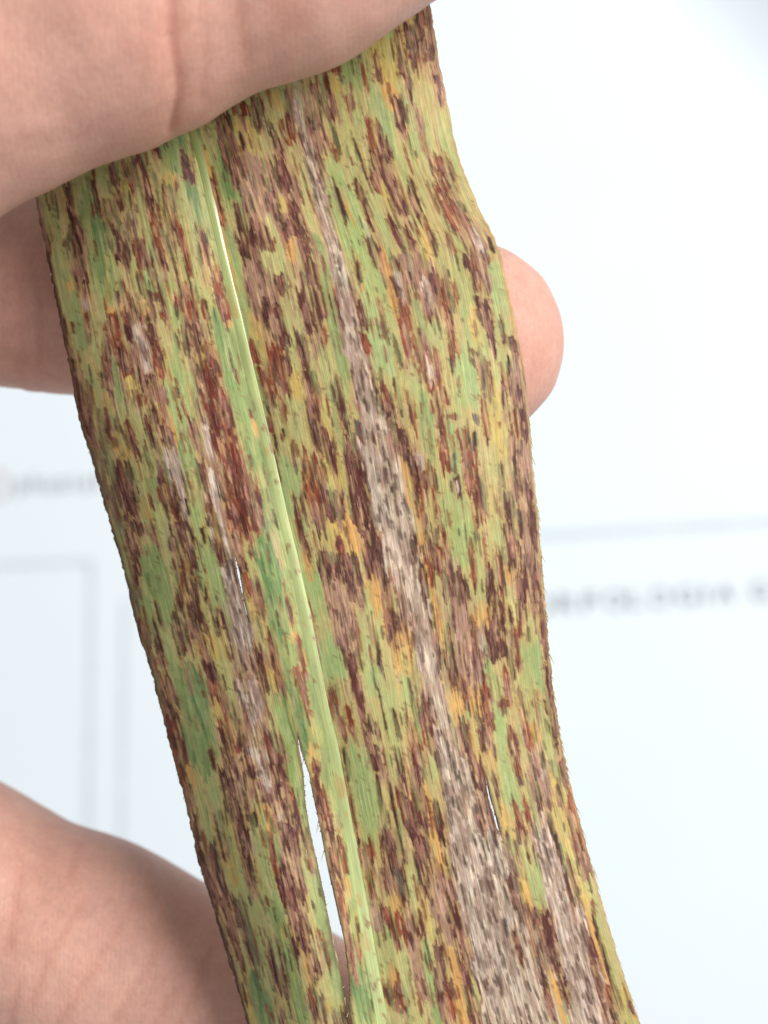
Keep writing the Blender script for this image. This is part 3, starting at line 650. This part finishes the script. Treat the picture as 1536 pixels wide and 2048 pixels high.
    # the long dead streak right of the midrib, one ribbon from the thumb down to the pale patch
    rb = np.array([(590, 150, 9), (600, 190, 11), (636, 345, 10), (655, 440, 10), (672, 520, 12), (690, 600, 18), (708, 680, 25), (728, 760, 26),
                   (745, 830, 46), (766, 900, 60), (785, 980, 70), (805, 1060, 70), (820, 1130, 66), (842, 1210, 56), (857, 1290, 40),
                   (880, 1390, 30), (900, 1470, 32), (918, 1560, 60), (945, 1640, 84), (972, 1720, 104), (1010, 1840, 140), (1058, 1960, 225), (1085, 2050, 240), (1110, 2170, 250)])
    rc = np.interp(rows, rb[:, 1], rb[:, 0])[:, None]; rw_ = np.interp(rows, rb[:, 1], rb[:, 2])[:, None]
    off = rw_ / 2 - np.abs(X - rc) + 4 * n_f + 0.1 * rw_ * n_m
    off = np.where(Y < 150, -50, off)
    for lo_, hi_, cc_, tt_ in ((-16, -4, (150, 108, 92), (.3, .7, 0)), (-2.5, 3, (216, 192, 166), (1, 0, 0))):
        mk = sstep(lo_, hi_, off)[..., None] * (0.45 + 0.55 * sstep(480, 860, Y))[..., None]
        C[:] = C * (1 - mk) + lin(cc_) * mk
        T[:] = T * (1 - mk) + np.array(tt_) * mk
    paint()
    for i in range(420):
        y0 = rng.uniform(160, 2380)
        x0 = np.interp(y0, rb[:, 1], rb[:, 0]) + rng.normal(0, 0.24) * np.interp(y0, rb[:, 1], rb[:, 2])
        q = along(x0, y0, x0, y0 + rng.uniform(20, 80))
        stroke('T', *q, rng.uniform(3, 9), rng.uniform(.4, .9), lin((212, 190, 164) if rng.random() < .7 else (172, 142, 122)))

    # ---- small lesions nobody could trace: fibres split, spots, dashes
    NM = 17500
    uu = rng.uniform(-0.98, 0.98, NM); yy = rng.uniform(-350, 2400, NM)
    ci = np.searchsorted(ucols, uu).clip(0, nc - 1); ri = ((yy - ROW0) / 2).astype(int).clip(0, nr - 1)
    snap = T[ri, ci].copy()
    for i in range(NM):
        t = snap[i]; y0 = yy[i]
        ln = rng.uniform(10, 44)
        r1 = min(nr - 1, ri[i] + int(ln / 2))
        x0, x1 = X[ri[i], ci[i]], X[r1, ci[i]]
        z = rng.random()
        if t[0] > 0.6:
            if z < 0.40:
                stroke('S', x0, y0, x1, y0 + ln * rng.uniform(.6, 1.2), rng.uniform(2.4, 5.2), rng.uniform(.5, .95), lin((94, 74, 62)), ragged=0.6)
            elif z < 0.52:
                stroke('S', x0, y0, x1, y0 + ln * 1.4, rng.uniform(5, 12), rng.uniform(.3, .6), lin((140, 112, 98)))
            elif z < 0.66:
                stroke('T', x0, y0, x1, y0 + ln * 1.3, rng.uniform(3, 7), .6, lin((214, 194, 174)))
        elif t[1] > 0.5:
            if z < 0.24:
                stroke('K', x0, y0, x1, y0 + ln, rng.uniform(2.3, 4), .8, ragged=0.6)
            elif z < 0.40:
                stroke('M', x0, y0, x1, y0 + ln * 1.2, rng.uniform(3, 8), .7, lin((168, 122, 102)))
            elif z < 0.54:
                stroke('O', x0, y0, x1, y0 + ln * 0.9, rng.uniform(2.2, 3.4), .8, lin((214, 172, 128)), ragged=0.4)
            elif z < 0.64:
                stroke('Y', x0, y0, X[min(nr - 1, ri[i] + int(ln * 0.9)), ci[i]], y0 + ln * 1.8, rng.uniform(2.2, 4.2), .75, lin((188, 158, 108)), ragged=0.6)
            elif z < 0.78:
                stroke('P', x0, y0, x1, y0 + ln, rng.uniform(4, 8), .7, lin((92, 48, 48)))
        else:
            if (uu[i] > 0.11 or uu[i] < -0.22) and rng.random() < 0.9 * (dens[ri[i], ci[i]] - 0.20):
                kk_ = 'PRRMMK'[int(rng.integers(0, 6))]
                stroke(kk_, x0, y0, X[min(nr - 1, ri[i] + int(ln * 0.9)), ci[i]], y0 + ln * 1.8, rng.uniform(2.2, 4.6), rng.uniform(.55, .9), ragged=0.7)
            elif z < 0.028:
                stroke('R', x0, y0, x1, y0 + ln * 1.2, rng.uniform(3, 6), .9, ragged=0.9)
            elif z < 0.06:
                stroke('K', x0, y0, x1, y0 + ln * 1.2, rng.uniform(2.5, 4), .8, ragged=0.6)
            elif z < 0.10:
                stroke('Y', x0, y0, x1, y0 + ln * 2.2, rng.uniform(3, 8), .35)
            elif z < 0.22:
                stroke('R', x0, y0, x1, y0 + rng.uniform(4, 8), rng.uniform(2, 3.5), .5, lin((118, 86, 48)), ragged=1.3)
            elif z < 0.42:
                stroke('B', x0, y0, X[min(nr - 1, ri[i] + int(ln * 1.5)), ci[i]], y0 + ln * 3, rng.uniform(3, 6), .35)
            elif z < 0.50:
                stroke('T', x0, y0, x1, y0 + ln * 1.6, rng.uniform(2.5, 4), .4, lin((208, 196, 146)), (0, 0, 1), 0.4)
    # the rusty streak that runs down left of the midrib
    for i in range(38):
        f = rng.uniform(0, 1)
        y0 = 705 + 330 * f
        x0 = np.interp(y0, [700, 850, 950, 1070], [420, 440, 474, 494]) + rng.normal(0, 10)
        q = along(x0, y0, x0, y0 + rng.uniform(25, 70))
        stroke('R', *q, rng.uniform(3, 10), rng.uniform(.6, .95), lin((112, 48, 34) if rng.random() < .7 else (84, 36, 30)), ragged=0.9)
    # margins: a paler, thickened rim on the right, a brown rim on the left
    dr = XR[:, None] - X; dl = X - XL[:, None]
    er = sstep(7, 2, dr + 2 * n_f)[..., None] * 0.75
    C = C * (1 - er) + lin((188, 158, 112)) * er
    el = sstep(8, 2, dl + 2 * n_f)[..., None] * 0.7
    C = C * (1 - el) + lin((92, 70, 54)) * el
    for left, right in (SLIT_A, SLIT_B, SLIT_C):
        l, r = np.array(left), np.array(right)
        inr = sstep(l[0, 0] - 30, l[0, 0] + 10, Y) * sstep(l[-1, 0] + 20, l[-1, 0] - 6, Y)
        gap = np.maximum(np.interp(rows, l[:, 0], l[:, 1])[:, None] - X, X - np.interp(rows, r[:, 0], r[:, 1])[:, None])
        lip = (sstep(7.5, 1.5, gap + 3.0 * n_f) * inr * 0.65)[..., None]
        C = C * (1 - lip) + lin((104, 74, 54)) * lip
    # vein lines
    vein = np.sin(FU * 2 * math.pi / 9.0 + 5.0 * n_b + 3.0 * n_m) * sstep(-0.3, 0.5, n_m)
    C = C * (1.0 + 0.035 * vein[..., None] + (0.07 + 0.24 * np.clip(T[..., 0] * 0.7 + T[..., 1], 0, 1) * (1 - 0.3 * n_m))[..., None] * n_s[..., None])
    C = np.clip(C, 0.004, 0.9)

    # ---- shape
    D = leaf_depth(U, Y) - 0.000012 * vein + 0.00001 * n_s + 0.00002 * T[..., 1] * (0.5 + n_f)
    D = D + 0.0008 * sstep(1480, 1640, Y) * sstep(-0.55, -0.15, U) * (X < np.interp(rows, np.array(SLIT_A[0])[:, 0], (np.array(SLIT_A[0])[:, 1] + np.array(SLIT_A[1])[:, 1]) / 2)[:, None])   # the torn strip sits back
    hole = np.zeros((nr, nc), bool)
    for left, right in (SLIT_A, SLIT_B, SLIT_C):
        l, r = np.array(left), np.array(right)
        for i in np.where((rows >= l[0, 0]) & (rows <= l[-1, 0]))[0]:
            xl, xr = np.interp(rows[i], l[:, 0], l[:, 1]), np.interp(rows[i], r[:, 0], r[:, 1])
            xl += 0.7 * vnoise(np.array([rows[i] / 7.0]), np.array([xl * 0]), 61)[0]
            jl = int(np.argmin(np.abs(X[i] - xl)))
            jr = max(int(np.argmin(np.abs(X[i] - xr))), jl + 1)
            X[i, jl], X[i, jr] = xl, max(xr, xl + 0.3)
            if jr - jl > 1:
                X[i, jl + 1:jr] = np.linspace(X[i, jl], X[i, jr], jr - jl + 1)[1:-1]
            hole[i, jl:jr] = True
    k = S * (CAM_D + D) / CAM_D
    P = np.stack([(X - 768.0) * k, D, (1024.0 - Y) * k], axis=-1).reshape(-1, 3) - np.array(root.location)
    idx = np.arange(nr * nc).reshape(nr, nc)
    F = np.stack([idx[:-1, :-1], idx[1:, :-1], idx[1:, 1:], idx[:-1, 1:]], axis=-1)
    keep = ~(hole[:-1, :-1] & hole[1:, :-1])
    F = F[keep]
    used = np.zeros(nr * nc, bool); used[F.ravel()] = True
    remap = np.cumsum(used) - 1
    blade = mesh_from('blade', P[used], remap[F], blade_material(), True, root)
    me = blade.data
    at = me.attributes.new('tint', 'FLOAT_COLOR', 'POINT')
    at.data.foreach_set('color', np.concatenate([C.reshape(-1, 3)[used], np.ones((used.sum(), 1))], 1).astype(np.float32).ravel())
    at = me.attributes.new('tissue', 'FLOAT_COLOR', 'POINT')
    at.data.foreach_set('color', np.concatenate([T.reshape(-1, 3)[used], np.ones((used.sum(), 1))], 1).astype(np.float32).ravel())
    uvl = me.uv_layers.new(name='fibre')
    lv = np.empty(len(me.loops), np.int32); me.loops.foreach_get('vertex_index', lv)
    uvv = np.stack([FU, Y], -1).reshape(-1, 2)[used][lv]
    uvl.data.foreach_set('uv', uvv.astype(np.float32).ravel())
    sol = blade.modifiers.new('thickness', 'SOLIDIFY')
    sol.thickness = 0.00022
    sol.offset = -1.0

    # ---- midrib: a rounded pale cord sunk in the blade
    ys = np.arange(ROW0, 2420, 4.0)
    xm = curve(M_RIB, ys, 40)
    hw = np.interp(ys, [-130, 250, 450, 800, 1300, 2172], [11, 11, 11, 12.5, 14, 15]) + 0.7 * fbm(ys / 60, ys * 0, 31)
    ang = np.linspace(0, math.pi, 13)
    V, CC, UVs = [], [], []
    for a in ang:
        x = xm - np.cos(a) * hw
        u = np.where(x < xm, (x - xm) / (xm - curve(L_EDGE, ys)), (x - xm) / (curve(R_EDGE, ys) - xm))
        d = leaf_depth(u, ys) + 0.00010 - 0.00020 * max(math.sin(a), 0.0) ** 1.5
        kk = S * (CAM_D + d) / CAM_D
        V.append(np.stack([(x - 768) * kk, d, (1024 - ys) * kk], -1))
        e = abs(math.cos(a))
        c = (lin((166, 174, 110)) * (1 - e ** 3) + lin((142, 158, 92)) * e ** 2)[None] * (1 + 0.12 * fbm(ys / 70, ys * 0 + a, 33))[:, None]
        dim = sstep(480, 300, ys)[:, None]
        c = c * (1 - dim) + lin((132, 146, 66)) * dim
        br = sstep(0.35, 0.75, fbm(ys / 45 + 9, ys * 0 + a * 0.8, 34))[:, None] * 0.6
        c = c * (1 - br) + lin((176, 140, 78)) * br
        b2 = sstep(0.52, 0.75, fbm(ys / 22 + 40, ys * 0 + a * 1.3, 35))[:, None] * 0.75 * sstep(700, 900, ys)[:, None]
        c = c * (1 - b2) + lin((136, 84, 46)) * b2
        CC.append(c)
        UVs.append(np.stack([x * 0 - math.cos(a) * 11, ys], -1))
    V = np.stack(V, 1); CC = np.stack(CC, 1); UVs = np.stack(UVs, 1)
    n, mcol = V.shape[:2]
    idx = np.arange(n * mcol).reshape(n, mcol)
    F = np.stack([idx[:-1, :-1], idx[1:, :-1], idx[1:, 1:], idx[:-1, 1:]], -1).reshape(-1, 4)
    rib = mesh_from('midrib', V.reshape(-1, 3) - np.array(root.location), F, midrib_material(), True, root)
    at = rib.data.attributes.new('tint', 'FLOAT_COLOR', 'POINT')
    at.data.foreach_set('color', np.concatenate([CC.reshape(-1, 3), np.ones((n * mcol, 1))], 1).astype(np.float32).ravel())
    gl = rib.data.attributes.new('gloss', 'FLOAT', 'POINT')            # bare and waxy where it is not scurfy
    gl.data.foreach_set('value', np.repeat(sstep(370, 450, ys) * sstep(760, 620, ys), mcol).astype(np.float32))
    uvl = rib.data.uv_layers.new(name='fibre')
    lv = np.empty(len(rib.data.loops), np.int32); rib.data.loops.foreach_get('vertex_index', lv)
    uvl.data.foreach_set('uv', UVs.reshape(-1, 2)[lv].astype(np.float32).ravel())

    # ---- stiff little hairs along the margins
    hv, hf = [], []

    def hair(x, y, d, dx, dy, ln, rad):
        b = len(hv)
        nseg = 4
        for s in range(nseg + 1):
            t = s / nseg
            px = x + dx * ln * t
            py = y + dy * ln * t + 0.25 * ln * t * t
            rr = rad * (1 - 0.9 * t)
            for q in range(4):
                an = q * math.pi / 2
                wx, wy, wz = W(px + math.cos(an) * rr, py, d + math.sin(an) * rr * S)
                hv.append((wx, wy, wz))
        for s in range(nseg):
            for q in range(4):
                hf.append((b + s * 4 + q, b + s * 4 + (q + 1) % 4, b + (s + 1) * 4 + (q + 1) % 4, b + (s + 1) * 4 + q))

    y = 795.0
    while y < 2120:
        x = float(curve(R_EDGE, np.array([y]))[0]) - 2
        big = rng.random() < (0.45 if y < 1480 else 0.6)
        ln = rng.uniform(13, 24) if big else rng.uniform(5, 11)
        if y > 1700:
            ln *= 1.3
        an = math.radians(rng.uniform(48, 74))
        hair(x, y, float(leaf_depth(np.array(1.0), np.array(y))), math.cos(an), math.sin(an), ln, rng.uniform(1.4, 2.1) if y < 1600 else rng.uniform(0.9, 1.3))
        y += rng.uniform(7, 24) if y < 1650 else rng.uniform(4, 13)
    y = 420.0
    while y < 2100:
        x = float(curve(L_EDGE, np.array([y]))[0]) + 2
        an = math.radians(rng.uniform(60, 110))
        hair(x, y, float(leaf_depth(np.array(-1.0), np.array(y))), -abs(math.cos(an)) - 0.15, math.sin(an), rng.uniform(3, 8), 1.2)
        y += rng.uniform(15, 70)
    for (left, right), cnt_ in ((SLIT_A, 26), (SLIT_B, 7), (SLIT_C, 6)):      # frayed fibres in the tears
        l, r = np.array(left), np.array(right)
        for _ in range(cnt_):
            y = rng.uniform(l[0, 0] + 8, min(l[-1, 0], 2060) - 8)
            xl, xr = np.interp(y, l[:, 0], l[:, 1]), np.interp(y, r[:, 0], r[:, 1])
            i = int((y - ROW0) / 2)
            side = rng.random() < 0.5
            x = xl - 1 if side else xr + 1
            u = (x - XM[i]) / (XM[i] - XL[i]) if x < XM[i] else (x - XM[i]) / (XR[i] - XM[i])
            d = float(leaf_depth(np.array(u), np.array(y))) + 0.0001
            hair(x, y, d, (1 if side else -1) * rng.uniform(0.12, 0.5) * min(1.0, (xr - xl) / 12), rng.choice([-0.8, 0.9]), rng.uniform(8, 24), rng.uniform(0.9, 1.5))
    hv = np.array(hv) - np.array(root.location)
    ho = mesh_from('marginal_hair', hv, hf, hair_material(), True, root)
    ho['kind'] = 'stuff'
    return root


# ------------------------------------------------------------------ the hand: one continuous surface
def build_hand():
    h = 0.00048
    lo = np.array([-0.178, -0.026, -0.090]); hi = np.array([0.030, 0.086, 0.068])
    dim = np.ceil((hi - lo) / h).astype(int)
    F = np.full(tuple(dim), 0.02, np.float32)
    ax = [lo[i] + h * np.arange(dim[i]) for i in range(3)]

    def capsule(a, ra, b, rb, k):
        a, b = np.array(a), np.array(b)
        m = max(ra, rb) + k * 1.6 + 0.001
        i0 = np.maximum(((np.minimum(a, b) - m - lo) / h).astype(int), 0)
        i1 = np.minimum(((np.maximum(a, b) + m - lo) / h).astype(int) + 2, dim)
        if (i1 <= i0).any():
            return
        gx = ax[0][i0[0]:i1[0], None, None].astype(np.float32)
        gy = ax[1][None, i0[1]:i1[1], None].astype(np.float32)
        gz = ax[2][None, None, i0[2]:i1[2]].astype(np.float32)
        ba = (b - a).astype(np.float32)
        px, py, pz = gx - np.float32(a[0]), gy - np.float32(a[1]), gz - np.float32(a[2])
        t = np.clip((px * ba[0] + py * ba[1] + pz * ba[2]) / np.float32(ba @ ba), 0, 1)
        d = np.sqrt((px - t * ba[0]) ** 2 + (py - t * ba[1]) ** 2 + (pz - t * ba[2]) ** 2) - (ra + (rb - ra) * t)
        s = (slice(i0[0], i1[0]), slice(i0[1], i1[1]), slice(i0[2], i1[2]))
        f = F[s]
        hh = np.clip(0.5 + 0.5 * (f - d) / k, 0, 1)
        F[s] = f * (1 - hh) + d * hh - k * hh * (1 - hh)

    def chain(pts, k):
        for p, q in zip(pts[:-1], pts[1:]):
            capsule(W(p[0], p[1], p[2] / 1000), p[3] / 1000, W(q[0], q[1], q[2] / 1000), q[3] / 1000, k)

    wrist = (-2250, 1150, 22, 21)
    # palm
    chain([(-3000, 1250, 24, 20), wrist], 0.006)
    chain([(-3000, 1050, 24, 20), (-2250, 950, 20, 21)], 0.006)
    chain([wrist, (-950, 610, 18, 12.5)], 0.007)
    chain([wrist, (-960, 960, 22, 13)], 0.007)
    chain([wrist, (-930, 1330, 26, 13)], 0.007)
    chain([wrist, (-960, 1690, 28, 12)], 0.007)
    # thumb in front of the leaf: ball, middle joint, tip
    chain([(-2000, 960, 12, 17), (-720, 485, -6, 12.2)], 0.006)
    chain([(-720, 485, -6, 12.0), (-250, 256, -10.4, 10.6), (245, 22, -11.0, 10.35), (560, -124, -10.9, 10.5), (880, -272, -10.3, 9.4)], 0.003)
    # first finger behind the leaf, its tip past the right margin
    chain([(-950, 610, 22, 12), (-110, 558, 24, 10.7), (120, 580, 22, 10.1), (520, 632, 14, 9.5), (760, 664, 11.2, 9.7), (926, 684, 10.6, 9.75)], 0.003)
    # middle finger folded away
    chain([(-960, 960, 22, 12.5), (-560, 900, 50, 10.6), (-960, 960, 66, 9.6), (-1250, 1000, 56, 9)], 0.003)
    # third finger stretched out low behind the leaf
    chain([(-930, 1330, 26, 12.6), (-120, 1786, 27, 12.35), (180, 1905, 26.4, 11.5), (560, 2072, 24, 11.2), (900, 2235, 21, 9.6)], 0.003)
    # little finger folded away
    chain([(-960, 1690, 28, 11), (-620, 1960, 50, 9.6), (-960, 2020, 64, 8.6), (-1200, 1960, 54, 8)], 0.003)
    for s_ in (0, -1):
        F[s_] = np.maximum(F[s_], 0.0005); F[:, s_] = np.maximum(F[:, s_], 0.0005); F[:, :, s_] = np.maximum(F[:, :, s_], 0.0005)

    # surface nets
    neg = F < 0
    cnt = np.zeros(tuple(dim - 1), np.uint8)
    for dx in (0, 1):
        for dy in (0, 1):
            for dz in (0, 1):
                cnt += neg[dx:dim[0] - 1 + dx, dy:dim[1] - 1 + dy, dz:dim[2] - 1 + dz]
    act = (cnt > 0) & (cnt < 8)
    ci = np.argwhere(act)
    vid = np.full(act.shape, -1, np.int32)
    vid[act] = np.arange(len(ci))
    corners = {}
    for dx in (0, 1):
        for dy in (0, 1):
            for dz in (0, 1):
                corners[dx, dy, dz] = F[ci[:, 0] + dx, ci[:, 1] + dy, ci[:, 2] + dz]
    acc = np.zeros((len(ci), 3)); num = np.zeros(len(ci))
    ks = list(corners)
    for a in ks:
        for axn in range(3):
            if a[axn] == 0:
                b = tuple(1 if i == axn else a[i] for i in range(3))
                fa, fb = corners[a], corners[b]
                cr = (fa < 0) != (fb < 0)
                t = np.where(cr, fa / np.where(cr, fa - fb, 1), 0)
                p = np.array(a, float)[None].repeat(len(ci), 0)
                p[:, axn] = t
                acc[cr] += p[cr]; num[cr] += 1
    V = lo + h * (ci + acc / num[:, None])
    quads = []
    for axn in range(3):
        o1, o2 = [i for i in range(3) if i != axn]
        sl_a = [slice(None)] * 3; sl_b = [slice(None)] * 3
        sl_a[axn] = slice(0, -1); sl_b[axn] = slice(1, None)
        cr = neg[tuple(sl_a)] != neg[tuple(sl_b)]
        e = np.argwhere(cr)
        ok = (e[:, o1] > 0) & (e[:, o2] > 0) & (e[:, o1] < dim[o1] - 1) & (e[:, o2] < dim[o2] - 1)
        e = e[ok]
        inside = neg[e[:, 0], e[:, 1], e[:, 2]]
        q = []
        for a1, a2 in ((0, 0), (1, 0), (1, 1), (0, 1)):
            c = e.copy(); c[:, o1] -= a1; c[:, o2] -= a2
            q.append(vid[c[:, 0], c[:, 1], c[:, 2]])
        q = np.stack(q, -1)
        flip = inside if axn != 1 else ~inside
        q[~flip] = q[~flip][:, ::-1]
        quads.append(q[(q >= 0).all(1)])
    Q = np.concatenate(quads)
    # relax the voxel steps
    ed = np.concatenate([Q[:, [0, 1]], Q[:, [1, 2]], Q[:, [2, 3]], Q[:, [3, 0]]])
    for _ in range(6):
        sm = np.zeros_like(V); ct = np.zeros(len(V))
        for i in range(3):
            sm[:, i] = np.bincount(ed[:, 0], V[ed[:, 1], i], len(V)) + np.bincount(ed[:, 1], V[ed[:, 0], i], len(V))
        ct = np.bincount(ed[:, 0], minlength=len(V)) + np.bincount(ed[:, 1], minlength=len(V))
        V = V * 0.4 + 0.6 * sm / ct[:, None]
    # vertex normals
    fn = np.cross(V[Q[:, 2]] - V[Q[:, 0]], V[Q[:, 3]] - V[Q[:, 1]])
    nv = np.zeros_like(V)
    for j in range(4):
        for i in range(3):
            nv[:, i] += np.bincount(Q[:, j], fn[:, i], len(V))
    nv /= np.linalg.norm(nv, axis=1)[:, None] + 1e-12

    kk = S * (CAM_D + V[:, 1]) / CAM_D
    px, py = 768 + V[:, 0] / kk, 1024 - V[:, 2] / kk
    dep = np.zeros(len(V)); flush = np.zeros(len(V))

    def crease(pts, sig, depth, red, sel):
        best = np.full(len(V), 1e9)
        for (x0, y0), (x1, y1) in zip(pts[:-1], pts[1:]):
            bx, by = x1 - x0, y1 - y0
            t = np.clip(((px - x0) * bx + (py - y0) * by) / (bx * bx + by * by), 0, 1)
            best = np.minimum(best, np.hypot(px - x0 - t * bx, py - y0 - t * by))
        g = np.exp(-(best / sig) ** 2) * sel
        dep[:] += depth * g
        flush[:] = np.maximum(flush, red * np.exp(-(best / (sig * 1.5)) ** 2) * sel)

    front = (V[:, 1] < -0.002) & (nv[:, 1] < 0.35)
    ip = [(338, -260), (344, -120), (344, 0), (346, 75), (358, 150), (360, 190), (346, 262)]
    crease(ip, 8, 0.00026, 0.50, front)
    crease(ip, 30, 0.00022, 0.14, front)
    crease([(468, -160), (474, 0), (482, 60), (496, 130)], 10, 0.00010, 0.22, front)
    crease([(392, -100), (402, 20), (412, 110), (402, 200)], 8, 0.00009, 0.12, front)
    crease([(268, -100), (280, 60), (290, 180)], 9, 0.00004, 0.06, front)
    crease([(560, -90), (580, 40)], 30, 0.0, 0.25, front)
    low = (V[:, 1] > 0.006) & (py > 1500) & (nv[:, 1] < 0.4)
    for k_, pts in enumerate(([(18, 1900), (30, 1810), (40, 1740)], [(60, 2010), (105, 1900), (165, 1800)], [(110, 2060), (190, 1925), (240, 1850)],
                              [(215, 2070), (275, 1960), (310, 1900)], [(300, 2070), (345, 1990)], [(140, 1760), (155, 1700)], [(15, 2060), (40, 1960)],
                              [(340, 2080), (400, 1960), (420, 1900)])):
        crease(pts, 8, 0.00010, 0.16, low)
    idx_ = (V[:, 1] > 0.0) & (py < 900) & (nv[:, 1] < 0.4)
    crease([(40, 560), (45, 700), (38, 800)], 10, 0.00012, 0.15, idx_)
    crease([(78, 600), (84, 790)], 8, 0.00006, 0.10, idx_)
    crease([(1060, 620), (1085, 720), (1060, 790)], 60, 0.0, 0.10, idx_)
    wob = fbm(V[:, 0] * 260 + V[:, 1] * 90, V[:, 2] * 260 - V[:, 1] * 120, 71) * 0.00012
    V = V - nv * (dep - wob)[:, None]
    root_loc = np.array(W(-900, 1000, 0.02))
    o = mesh_from('person', V - root_loc, Q, skin_material(), True)
    o.location = root_loc
    at = o.data.attributes.new('flush', 'FLOAT', 'POINT')
    at.data.foreach_set('value', flush.astype(np.float32))
    tag(o, 'bare hand reaching in from the left, thumb in front and fingers behind the blotched leaf', 'person')
    return o


# ------------------------------------------------------------------ the printed sheet behind
SHEET_D = 0.40


def build_sheet():
    root = empty('printed_sheet', W(768, 1024, SHEET_D))
    tag(root, 'large white printed sheet with grey headings and ruled frames, standing behind the hand', 'poster')
    loc = np.array(root.location)
    gx = np.linspace(-700, 2250, 119); gy = np.linspace(-700, 2750, 139)
    X, Y = np.meshgrid(gx, gy)
    D = SHEET_D + 0.002 * np.sin(X / 700.0) * np.cos(Y / 900.0)
    shade_curl = np.clip((X - 1385) * 0.72 + (75 - Y) * 0.69, 0, 190)          # top right corner bent forward, a shape added to darken it
    D = D - 5.0e-7 * shade_curl ** 2
    kk = S * (CAM_D + SHEET_D) / CAM_D
    over = np.clip((X - 1385) * 0.72 + (75 - Y) * 0.69 - 190, 0, None)  # corner also trimmed off, so the dim background darkens it
    near = over < 40
    X = np.where(near, X - over * 0.72, X); Y = np.where(near, Y + over * 0.69, Y)
    P = np.stack([(X - 768) * kk, D, (1024 - Y) * kk], -1).reshape(-1, 3)
    idx = np.arange(119 * 139).reshape(139, 119)
    F = np.stack([idx[:-1, :-1], idx[1:, :-1], idx[1:, 1:], idx[:-1, 1:]], -1).reshape(-1, 4)
    F = F[near.ravel()[F].all(1)]
    paper = mesh_from('paper', P - loc, F, paper_material(), True, root)
    sol = paper.modifiers.new('thickness', 'SOLIDIFY'); sol.thickness = 0.0003; sol.offset = -1.0

    def on(px, py):
        d = SHEET_D + 0.002 * math.sin(px / 700.0) * math.cos(py / 900.0) - 0.0003
        return ((px - 768) * kk - loc[0], d - loc[1], (1024 - py) * kk - loc[2])

    dark = ink_material('grey_ink', (0.30, 0.33, 0.36))
    mid = ink_material('pale_grey_ink', (0.66, 0.74, 0.77))

    def line(name, pts, w, mat):
        v, f = [], []
        for i, (x, y) in enumerate(pts):
            x0, y0 = pts[max(i - 1, 0)]; x1, y1 = pts[min(i + 1, len(pts) - 1)]
            l = math.hypot(x1 - x0, y1 - y0)
            nx, ny = -(y1 - y0) / l * w / 2, (x1 - x0) / l * w / 2
            v += [on(x - nx, y - ny), on(x + nx, y + ny)]
            if i:
                b = 2 * i
                f.append((b - 2, b - 1, b + 1, b))
        return mesh_from(name, v, f, mat, False, root)

    def seg(a, b, n=14):
        return [(a[0] + (b[0] - a[0]) * t / n, a[1] + (b[1] - a[1]) * t / n) for t in range(n + 1)]

    line('ruled_line', seg((940, 1081), (1900, 1022)), 15, mid)
    line('frame_line', seg((-500, 1150), (176, 1124)), 10, mid)
    line('frame_line', seg((183, 1120), (174, 1900)), 11, mid)
    line('frame_line', seg((250, 1200), (238, 1950)), 10, mid)

    def lettering(name, glyphs, height, mat, slope, y_at, x_ref, weight):
        vs, fs = [], []
        for ch, cx, w in glyphs:
            cu = bpy.data.curves.new('glyph', 'FONT')
            cu.body = ch; cu.size = 1.0; cu.offset = weight
            ob = bpy.data.objects.new('glyph', cu)
            COL.objects.link(ob)
            bpy.context.view_layer.update()
            me = bpy.data.meshes.new_from_object(ob.evaluated_get(bpy.context.evaluated_depsgraph_get()))
            co = np.array([v.co[:] for v in me.vertices])
            x0, x1 = co[:, 0].min(), co[:, 0].max()
            b = len(vs)
            cy = y_at + slope * (cx - x_ref)
            for c in co:
                vs.append(on(cx + ((c[0] - x0) / (x1 - x0) - 0.5) * w, cy - c[1] * height / 0.72))
            for p in me.polygons:
                fs.append([b + i for i in p.vertices])
            bpy.data.objects.remove(ob); bpy.data.curves.remove(cu); bpy.data.meshes.remove(me)
        me = bpy.data.meshes.new(name)
        me.from_pydata(vs, [], fs)
        me.materials.append(mat)
        o = bpy.data.objects.new(name, me)
        COL.objects.link(o); o.parent = root
        return o

    lettering('heading_lettering', [('M', 1030, 44), ('O', 1083, 42), ('R', 1134, 36), ('F', 1182, 32), ('O', 1230, 40), ('L', 1272, 28), ('O', 1320, 42),
                                    ('G', 1373, 40), ('I', 1412, 9), ('A', 1451, 40), ('G', 1520, 42)], 40, dark, -0.066, 1226, 1134, 0.012)
    lettering('caption_lettering', [('p', 44, 20), ('h', 72, 20), ('u', 100, 20), ('s', 126, 18), ('i', 148, 6), ('a', 172, 20), ('l', 196, 6)], 36, dark, -0.03, 984, 44, 0.004)
    # round mark before the caption
    v, f = [], []
    for i in range(40):
        a = 2 * math.pi * i / 40
        v += [on(-4 + 24 * math.cos(a), 972 + 30 * math.sin(a)), on(-4 + 17 * math.cos(a), 972 + 23 * math.sin(a))]
        j = (i + 1) % 40
        f.append((2 * i, 2 * i + 1, 2 * j + 1, 2 * j))
    mesh_from('round_mark', v, f, ink_material('pale_red_ink', (0.62, 0.50, 0.52)), False, root)
    return root


build_sheet()
build_leaf()
build_hand()
